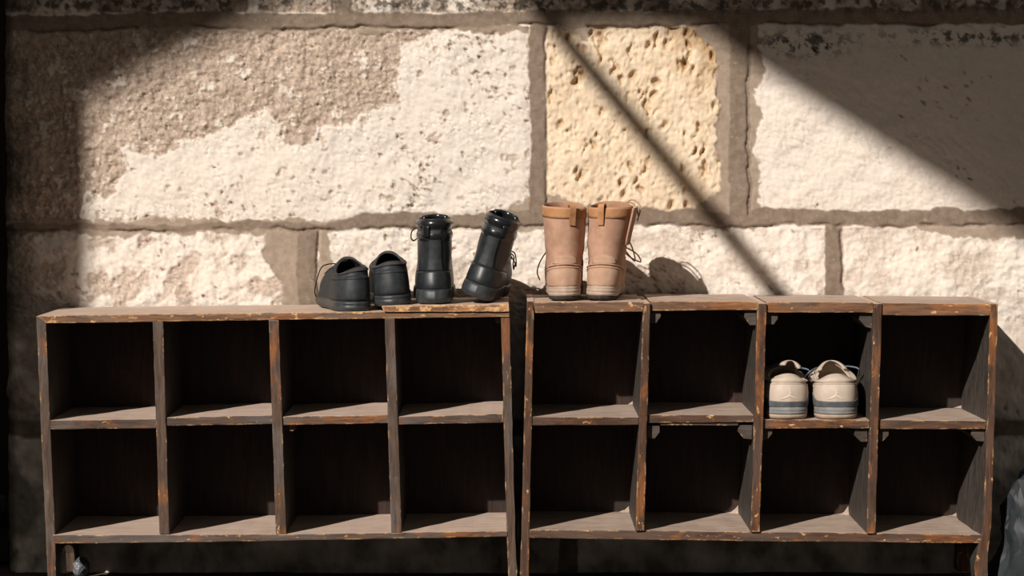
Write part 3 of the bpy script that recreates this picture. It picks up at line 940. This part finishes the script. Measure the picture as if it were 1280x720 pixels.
def tan_boot(loc, rot, side, label, loose):
    root = empty('suede_boot', loc, rot)
    tag(root, label, 'boot', 'tan suede boots')
    hw = .0368
    last = Last([(.024, .006, .258, hw, 0, 0, 0), (.034, .004, .262, hw * 1.04, .03, .002, 0), (.048, .004, .250, hw * 1.06, .1, .005, 0),
                 (.062, .007, .212, hw * 1.06, .3, .010, 0), (.077, .010, .166, .0378, .7, .012, 0), (.096, .010, .134, .0385, 1, .010, 0),
                 (.120, .007, .118, .0398, 1, .008, 0), (.146, .004, .112, .0412, 1, .006, 0), (.167, .002, .110, .0422, 1, .009, .002), (.179, .001, .110, .0424, 1, .010, .003)], side, roll=-.0035 if side < 0 else .0015, lean=.085 if side > 0 else 0)
    u, _ = upper_mesh(last, 32, .004)
    # soft creases around the ankle
    for p in u.v:
        if .06 < p.z < .17:
            p.y += .0015 * mnoise.noise((p.x * 25, p.y * 12, p.z * 60 + side)); p.x += .0012 * mnoise.noise((p.x * 20 + 5, p.y * 20, p.z * 50))
    u.build('upper', tan_s, root)
    lining_mesh(last, .004, .12).build('lining', tan_li, root)
    A = sole_mesh(last, [(.0075, .016, .248, hw * .9, 0, -.002, 0), (.008, .006, .258, hw * 1.0, 0, -.001, 0), (.010, .002, .264, hw * 1.03, 0, 0, 0), (.0145, .001, .265, hw * 1.05, 0, 0, 0), (.0155, .003, .263, hw * 1.03, 0, 0, 0),
                         (.0165, .001, .265, hw * 1.05, 0, 0, 0), (.021, .001, .265, hw * 1.05, 0, 0, 0), (.022, .003, .263, hw * 1.03, 0, 0, 0), (.023, .0015, .264, hw * 1.04, 0, 0, 0), (.0275, .0035, .262, hw * 1.02, 0, 0, 0), (.028, .006, .258, hw * .98, 0, 0, 0)])
    A.build('midsole', tan_r, root)
    # lugged outsole, heel tipped up in the middle of its back edge
    T = sole_mesh(last, [(.0, .014, .246, hw * .88, 0, .004, 0), (.001, .008, .252, hw * .98, 0, .004, 0), (.006, .005, .258, hw * 1.0, 0, .001, 0), (.0095, .004, .260, hw * 1.0, 0, 0, 0)], 1, .003)
    T.build('outsole', tan_u, root)
    shell(last, .04, lambda g: .36 - .16 * g * g, -1.7, 1.7, -.0008, .0018, 8, 26).build('heel_counter', tan_h, root)
    for v, o in ((.30, .0022), (.345, .0026)):
        seam(last, lambda g, v=v: v + .055 - .15 * g * g, -1.25, 1.25, o, .0013).build('stitching', tan_h, root)
    shell(last, .40, lambda g: .46 + .05 * (1 - g * g), -.55, .55, -.0008, .0016, 5, 12).build('ankle_patch', tan_h, root)
    shell(last, .845, .995, -2.2, 2.2, -.002, .0018, 6, 34).build('collar', tan_o, root)
    # webbing pull loop at the back
    pc = -side * .28
    a0 = last.at(pc, .80, .003); tdir = (last.at(pc + .16, .9) - last.at(pc - .16, .9)).normalized()
    out = Vector((0, -1, 0))
    prof = [last.at(pc, .78, .0028), last.at(pc, .86, .0046), last.at(pc, .93, .0070), last.at(pc, 1.0, .0080) + Vector((0, 0, .004)), last.at(pc, 1.0, .004) + Vector((0, 0, .0085)), last.at(pc, 1.0, -.003) + Vector((0, 0, .006)), last.at(pc, .95, -.0065), last.at(pc, .85, -.0062)]
    prof = spline(prof, 5)
    B = Acc(); rings = []
    for i, p in enumerate(prof):
        t = (prof[min(i + 1, len(prof) - 1)] - prof[max(i - 1, 0)]).normalized(); nn = t.cross(tdir).normalized()
        rings.append([p - tdir * .0062 + nn * .0009, p + tdir * .0062 + nn * .0009, p + tdir * .0062 - nn * .0009, p - tdir * .0062 - nn * .0009])
    B.loft(rings, True, True)
    B.build('pull_tab', tan_o, root, False)
    for dp in (1, -1):
        shell(last, .38, .985, PI - dp * 1.0, PI - dp * .40, -.0008, .0024, 10, 6).build('eyestay', tan_h, root)
    tongue_mesh(last, .36, 1.0, .95, -.001, .003, .004).build('tongue', tan_s, root)
    shell(last, .03, lambda g: .26 * (1 - g * g) + .05, PI - .9, PI + .9, -.0008, .0016).build('toe_cap', tan_h, root)
    loops = []
    b = last.at(PI - .45, .95, .004)
    if loose:
        # lace ends thrown over the outer side of the shaft
        e = last.at(PI / 2, .99, .003)
        loops += [[last.at(PI - .5, .97, .004), last.at(2.2, 1.0, .004) + Vector((0, 0, .004)), last.at(1.75, .99, .0060), last.at(1.55, .93, .010), last.at(1.5, .86, .014)],
                  [last.at(PI - .5, .95, .004), last.at(2.3, 1.0, .005) + Vector((.004, 0, .009)), last.at(1.9, 1.0, .014) + Vector((.002, 0, .002)), last.at(1.7, .9, .016), last.at(1.65, .80, .013)],
                  [last.at(PI - .5, .55, .004), last.at(PI - .8, .52, .014), last.at(PI - 1.1, .45, .026), last.at(PI - 1.05, .34, .030), last.at(PI - .8, .40, .016), last.at(PI - .5, .54, .004)]]
        F_ = shell(last, .60, 1.0, 1.02, 1.75, .0030, .0065, 8, 8)
        for p in F_.v:
            p.x += .004 * max(0, (p.z - .12) / .06)
        F_.build('side_flap', tan_s, root)
    if loose:
        loops += [[last.at(PI - .4, .62, .004), last.at(PI - .9, .60, .012), last.at(PI - 1.3, .50, .016), last.at(PI - 1.2, .36, .018), last.at(PI - .8, .46, .012), last.at(PI - .4, .60, .004)]]
    else:
        loops += [[last.at(PI + .4, .62, .004), last.at(PI + .7, .50, .010), last.at(PI + .9, .34, .014), last.at(PI + 1.0, .2, .016), last.at(PI + .9, .08, .014)]]
    laces_mesh(last, [.42, .51, .60, .70, .80, .90], .44, .0014, .0038, loops).build('laces', lace_t, root)
    return root


snk = mottled('beige_sneaker_leather', (.45, .365, .295, 1), (.52, .425, .345, 1), 30, .6, .3, .2, .0004, 500)
snk_d = mottled('beige_sneaker_mesh', (.40, .32, .258, 1), (.47, .378, .305, 1), 60, .85, .2, .4, .0006, 700)
snk_in = mottled('sneaker_lining', (.40, .325, .26, 1), (.47, .385, .31, 1), 60, .95, .1)
snk_g = mottled('grey_midsole', (.165, .163, .160, 1), (.235, .230, .224, 1), 35, .7, .3)
snk_gd = mottled('dark_grey_midsole_trim', (.075, .08, .085, 1), (.115, .12, .125, 1), 45, .7, .3)
snk_o = mottled('tan_gum_outsole', (.36, .265, .20, 1), (.43, .32, .25, 1), 40, .75, .2)
snk_w = mottled('pale_emblem', (.62, .53, .44, 1), (.66, .57, .47, 1), 90, .5, .4)
lace_b = mottled('pale_blue_grey_lace', (.10, .125, .165, 1), (.15, .18, .22, 1), 200, .8, .2)


def sneaker(loc, rot, side, label):
    root = empty('sneaker', loc, rot)
    tag(root, label, 'shoe', 'beige sneakers')
    hw = .0430
    last = Last([(.024, .005, .262, hw, 0, .0, 0), (.034, .002, .262, hw * 1.03, .03, .003, 0), (.046, .001, .250, hw * 1.04, .10, .008, 0),
                 (.058, .002, .220, hw * 1.02, .25, .012, .000), (.068, .005, .180, hw * 1.0, .5, .016, .004),
                 (.078, .009, .150, hw * .96, .8, .017, .012), (.0865, .014, .138, hw * .86, 1, .013, .020)], side, heel=.93, roll=.002 * side)
    u, _ = upper_mesh(last, 30, .007); u.build('upper', snk_d, root)
    lining_mesh(last, .008).build('lining', snk_in, root)
    o = sole_mesh(last, [(.0, .010, .250, hw * .9, 0, .004, 0), (.0008, .004, .258, hw * 1.0, 0, .004, 0), (.005, .0, .264, hw * 1.05, 0, .002, 0), (.0095, -.001, .266, hw * 1.06, 0, .001, 0), (.0105, .002, .262, hw, 0, .001, 0)])
    o.build('outsole', snk_o, root)
    m = sole_mesh(last, [(.0100, .002, .262, hw, 0, .001, 0), (.0102, -.0015, .266, hw * 1.06, 0, .001, 0), (.0145, -.002, .267, hw * 1.075, 0, .001, 0), (.0155, -.0008, .265, hw * 1.06, 0, .001, 0), (.0165, -.0018, .266, hw * 1.07, 0, .001, 0),
                         (.0225, -.001, .265, hw * 1.06, 0, .001, 0), (.026, .003, .262, hw, 0, .001, 0)])
    m.build('midsole', snk_g, root)
    # darker moulded wave above the midsole, climbing at the sides of the heel
    shell(last, 0.0, lambda g: .19 + .20 * math.exp(-((abs(g) - .46) / .11) ** 2), -2.1, 2.1, -.001, .0044, 6, 48).build('midsole_trim', snk_gd, root)
    shell(last, .10, lambda g: .70 - .12 * g * g, -1.05, 1.05, -.0008, .0030, 10, 22).build('heel_counter', snk, root)
    A = Acc(); rings = []
    for j in range(11):
        a = PI * j / 10; v = .70 + .295 * j / 10
        rings.append([last.at(2.3 * (2 * i / 40 - 1), v, .0048 * math.sin(a) - .0006) for i in range(41)])
    A.loft(rings, closed=False)
    A.loft([[last.at(2.3 * (2 * i / 40 - 1), 1 - .30 * j / 4, -.0075 + .003 * abs(j / 2 - 1)) for i in range(41)] for j in range(5)], closed=False)
    A.loft([[last.at(2.3 * (2 * i / 40 - 1), .995, -.0006) for i in range(41)], [last.at(2.3 * (2 * i / 40 - 1), 1.0, -.003) + Vector((0, 0, .0025)) for i in range(41)], [last.at(2.3 * (2 * i / 40 - 1), 1.0, -.0075) for i in range(41)]], closed=False)
    A.build('collar', snk, root)
    seam(last, lambda g: .69 - .1 * g * g, -1.1, 1.1, .0028, .0009).build('stitching', snk_d, root)
    for dp in (1, -1):
        shell(last, .45, .97, PI - dp * 1.15, PI - dp * .42, -.0008, .003, 8, 8).build('eyestay', snk, root)
        shell(last, .12, lambda g: .5, dp * 1.2, dp * 1.9, -.0008, .0022, 6, 10).build('side_panel', snk, root)
    (tongue_mesh(last, .45, 1.0, 1.0, .001, .008, -.010, .011, 14, 12, .004) if side > 0 else tongue_mesh(last, .45, 1.0, .70, .000, .013, -.072, .016, 24, 12, .014, -.10)).build('tongue', snk_in, root)
    shell(last, .04, lambda g: .34 * (1 - g * g) + .05, PI - .9, PI + .9, -.0008, .002).build('toe_cap', snk, root)
    l1 = [last.at(PI - .5, .90, .004), last.at(PI - 1.0, 1.0, .004) + Vector((0, 0, .012)), last.at(PI - 1.3, .95, .014) + Vector((0, 0, .014)), last.at(PI - 1.2, .7, .012)]
    l2 = [last.at(PI + .5, .90, .004), last.at(PI + 1.0, 1.0, .004) + Vector((0, 0, .010)), last.at(PI + 1.3, .9, .010) + Vector((0, 0, .008)), last.at(PI + 1.2, .6, .010)]
    laces_mesh(last, [.52, .64, .76, .88], .50, .0016, .004, [l1, l2]).build('laces', lace_b, root)
    # small raised leaping-figure emblem on the heel
    def strip(pts, wd):
        out = []
        for (gx, gz), wq in zip(pts, wd):
            out.append((gx, gz, wq))
        return out
    E = Acc()
    vt = [k / 60 for k in range(61)]; zt = [last.at(0, q).z for q in vt]
    vz = lambda z: float(np.interp(z, zt, vt))
    strokes = [([(.000, .0128), (.0002, .009), (.000, .0055), (-.0002, .003)], [.0003, .0011, .0013, .0011]),      # arm and torso
               ([(.0002, .0042), (-.003, .0018), (-.0062, -.0006), (-.0085, -.0028)], [.0009, .0010, .0008, .0003]),  # one leg
               ([(-.0004, .0040), (.0026, .0016), (.0050, .0004), (.0072, -.0022)], [.0009, .0010, .0008, .0003]),    # other leg
               ([(.0006, .0075), (.0024, .0066), (.0040, .0052)], [.0006, .0005, .0003])]                             # trailing arm
    for pts, wd in strokes:
        r0 = []; r1 = []
        rows = []
        for i, (gx, gz) in enumerate(pts):
            a = Vector(pts[max(i - 1, 0)]); b = Vector(pts[min(i + 1, len(pts) - 1)])
            t = (b - a).normalized(); nx_, nz_ = -t.y, t.x
            ring = []
            for sgn, off in ((-1, .0026), (-1, .0040), (1, .0040), (1, .0026)):
                X_ = gx + sgn * wd[i] * nx_; Z_ = gz + sgn * wd[i] * nz_
                ph = X_ / .040
                v = vz(.0440 + 1.4 * Z_)
                ring.append(last.at(ph, v, off))
            rows.append(ring)
        E.loft(rows, True, True)
    hd = [last.at((.0016 + .0010 * math.cos(k * PI / 4)) / .040, vz(.0440 + .0128 + .0010 * math.sin(k * PI / 4)), .0036) for k in range(8)]
    hd2 = [last.at((.0016 + .0010 * math.cos(k * PI / 4)) / .040, vz(.0440 + .0128 + .0010 * math.sin(k * PI / 4)), .0026) for k in range(8)]
    E.loft([hd2, hd], True, True)
    E.build('emblem', snk_w, root, False)
    return root


def topz(px, py):          # height of a board's top whose front upper edge was measured there
    return P(px, py, -.004).z + .0005

# black low shoes
def stand(px, py, y):      # on the surface whose edge lies at px, py
    p = P(px, py, 0)
    q = P(px, 360, y)
    return Vector((q.x, y, p.z))

def deg(*a): return tuple(math.radians(v) for v in a)

low_shoe(stand(448, 390.3, .000) + Vector((0, .002, -.0005)), deg(0, .6, 16), -1, 'black low shoe on the bare rack top, leftmost of the footwear, lace hanging out')
low_shoe(stand(488.5, 381.7, .006) + Vector((0, .0, -.002)), deg(0, -3.2, 2), 1, 'black low shoe on the end of the raised plank, next to the upright black boot')
combat_boot(stand(546, 380.3, .0) + Vector((0, .002, .001)), deg(0, -.6, 4), -1, 'black ankle-high combat boot standing upright on the plank of the left rack')
combat_boot(stand(590, 380, .0) + Vector((0, .016, .0135)), deg(0, 19, -9), 1, 'black combat boot tipped over to the right, heel lifted off the plank')
tan_boot(stand(709.5, 376.6, .018) + Vector((0, 0, .0005)), deg(0, -1.2, 2), -1, 'left one of the two tan suede boots, nearer the black boots', False)
tan_boot(stand(747.5, 376.6, .018) + Vector((0, 0, .0012)), deg(0, 1.6, -7), 1, 'right one of the two tan suede boots, loose lace ends hanging at its side', True)
sneaker(stand(990, 524.7, -.004) + Vector((0, 0, .0004)), deg(0, 0, 4), -1, 'left beige sneaker of the pair in the pigeonhole, tongue flopped back over its heel')
sneaker(stand(1044, 524.9, -.003) + Vector((0, 0, .0004)), deg(0, 0, -5), 1, 'right beige sneaker of the pair in the pigeonhole, its opening clear to see')

# ------------------------------------------------------------------ plastic bags and odds and ends
def crumple(name, c, rad, mat, seed, amp=.2, sub=3, floor=None, jit=.003, flare=0.0, boxy=False):
    """thin film pulled into flat facets with sharp creases"""
    rnd = random.Random(int(seed * 100))
    bm = bmesh.new()
    bmesh.ops.create_icosphere(bm, subdivisions=sub, radius=1)
    o = Vector((seed * 3.1, seed * 1.7, seed * .9))
    J = lambda q: Vector((rnd.gauss(0, q), rnd.gauss(0, q), rnd.gauss(0, q)))
    for v in bm.verts:
        n = v.co.normalized()
        d = .6 * (1 - 2.4 * abs(mnoise.noise(n * 1.9 + o))) + .3 * (1 - 2.4 * abs(mnoise.noise(n * 4.3 + o * 2)))
        k = 1 + amp * d
        h = math.hypot(n.x, n.y)
        b = (max(0, 1 - n.z ** 4) ** .25 / h) if boxy and h > 1e-3 else 1
        s = (1 - flare * n.z) * b
        v.co = Vector((n.x * rad[0] * k * s, n.y * rad[1] * k * s, n.z * rad[2] * (.75 + .25 * k))) + J(jit)
    bmesh.ops.subdivide_edges(bm, edges=list(bm.edges), cuts=5, use_grid_fill=True)
    bm.normal_update()
    q = .8 * max(rad)
    mv = []
    for v in bm.verts:
        p = v.co
        r1 = 1 - 2.6 * abs(mnoise.noise(Vector((p.x, p.y, p.z * .7)) * (2.6 / q) + o))
        r2 = 1 - 2.6 * abs(mnoise.noise(p * (6.0 / q) + o * 2))
        mv.append(v.normal * q * (.065 * r1 + .015 * r2))
    for v, m in zip(bm.verts, mv):
        v.co += m
        if floor is not None: v.co.z = max(v.co.z, floor - c[2])
    bm.normal_update()
    for e in bm.edges:
        e.smooth = e.calc_face_angle(0) < .30
    ob = build_bm(name, bm, mat, None, True)
    ob.location = c
    return ob

bag_m = mottled('dark_grey_polythene', (.019, .022, .025, 1), (.030, .034, .038, 1), 9, .56, .35, .1, .001, 60)
pale_m = mottled('pale_polythene', (.085, .092, .10, 1), (.13, .138, .148, 1), 20, .4, .5, .4, .003, 60)
blue_m = mottled('blue_polythene', (.02, .07, .26, 1), (.03, .11, .38, 1), 20, .4, .5)
box_m = mottled('black_crate_plastic', (.010, .010, .010, 1), (.02, .019, .018, 1), 20, .6, .3)

c = P(1296, 660, .085)
o = crumple('plastic_bag', (c.x, c.y, .082), (.074, .078, .146), bag_m, 2.7, .22, 2, .0015, .0075, .36, True)
tag(o, 'dark grey crumpled plastic bag slumped against the right rack', 'plastic bag')
c = P(1290, 574, .24)
o = crumple('plastic_bag', (c.x, c.y, c.z / 2), (.034, .04, c.z / 2), blue_m, 4.4, .2, 2, .0015, .004)
tag(o, 'bright blue plastic bag peeping out behind the dark grey bag', 'plastic bag')
c = P(-22, 634, .5)
o = crumple('plastic_bag', (c.x, c.y, c.z), (.055, .06, .036), pale_m, 6.1, .2, 2, None, .004)
tag(o, 'pale bluish plastic bag in the dark doorway at the left edge', 'plastic bag')
c = P(98, 709, .20)
o = crumple('plastic_scrap', (c.x + .006, c.y, .020), (.015, .03, .019), pale_m, 8.2, .2, 2, .0015, .0015)
tag(o, 'small grey plastic scrap lying on the floor under the left rack', 'plastic scrap')

# crate under the pale bag and a stone beside it
cb = P(-20, 690, .5)
def crate():
    r = empty('crate', (cb.x, .5, 0)); tag(r, 'black crate in the doorway under the pale bag', 'crate')
    x0, x1, y0, y1, z1 = -.075, .075, -.08, .08, P(-20, 655, .5).z
    A = Acc()
    def bx(lo, hi):
        v = [(x, y, z) for x in (lo[0], hi[0]) for y in (lo[1], hi[1]) for z in (lo[2], hi[2])]
        A.add(v, [(0, 1, 3, 2), (4, 6, 7, 5), (0, 4, 5, 1), (2, 3, 7, 6), (0, 2, 6, 4), (1, 5, 7, 3)])
    bx((x0, y0, .001), (x1, y1, .012)); bx((x0, y0, .012), (x0 + .008, y1, z1)); bx((x1 - .008, y0, .012), (x1, y1, z1))
    bx((x0, y0, .012), (x1, y0 + .008, z1)); bx((x0, y1 - .008, .012), (x1, y1, z1))
    A.build('body', box_m, r, False)
    B = Acc(); A2 = A
    v0 = len(B.v)
    def bx2(lo, hi):
        v = [(x, y, z) for x in (lo[0], hi[0]) for y in (lo[1], hi[1]) for z in (lo[2], hi[2])]
        B.add(v, [(0, 1, 3, 2), (4, 6, 7, 5), (0, 4, 5, 1), (2, 3, 7, 6), (0, 2, 6, 4), (1, 5, 7, 3)])
    e = .004
    bx2((x0 - e, y0 - e, z1 - .010), (x1 + e, y0 + .010, z1 + .001)); bx2((x0 - e, y1 - .010, z1 - .010), (x1 + e, y1 + e, z1 + .001))
    bx2((x0 - e, y0 + .010, z1 - .010), (x0 + .010, y1 - .010, z1 + .001)); bx2((x1 - .010, y0 + .010, z1 - .010), (x1 + e, y1 - .010, z1 + .001))
    B.build('rim', box_m, r, False)
crate()

# ------------------------------------------------------------------ camera
cd = bpy.data.cameras.new('camera')
cd.sensor_width = 36
cd.lens = F / 1280 * 36
cd.clip_end = 100
co = bpy.data.objects.new('camera', cd)
co.location = CAM
co.rotation_euler = (PI / 2 - PITCH, 0, 0)
COL.objects.link(co)
SC.camera = co
SC.view_settings.view_transform = 'Standard'
SC.view_settings.look = 'None'
SC.view_settings.exposure = 0
SC.view_settings.gamma = 1
SC.view_settings.use_curve_mapping = False
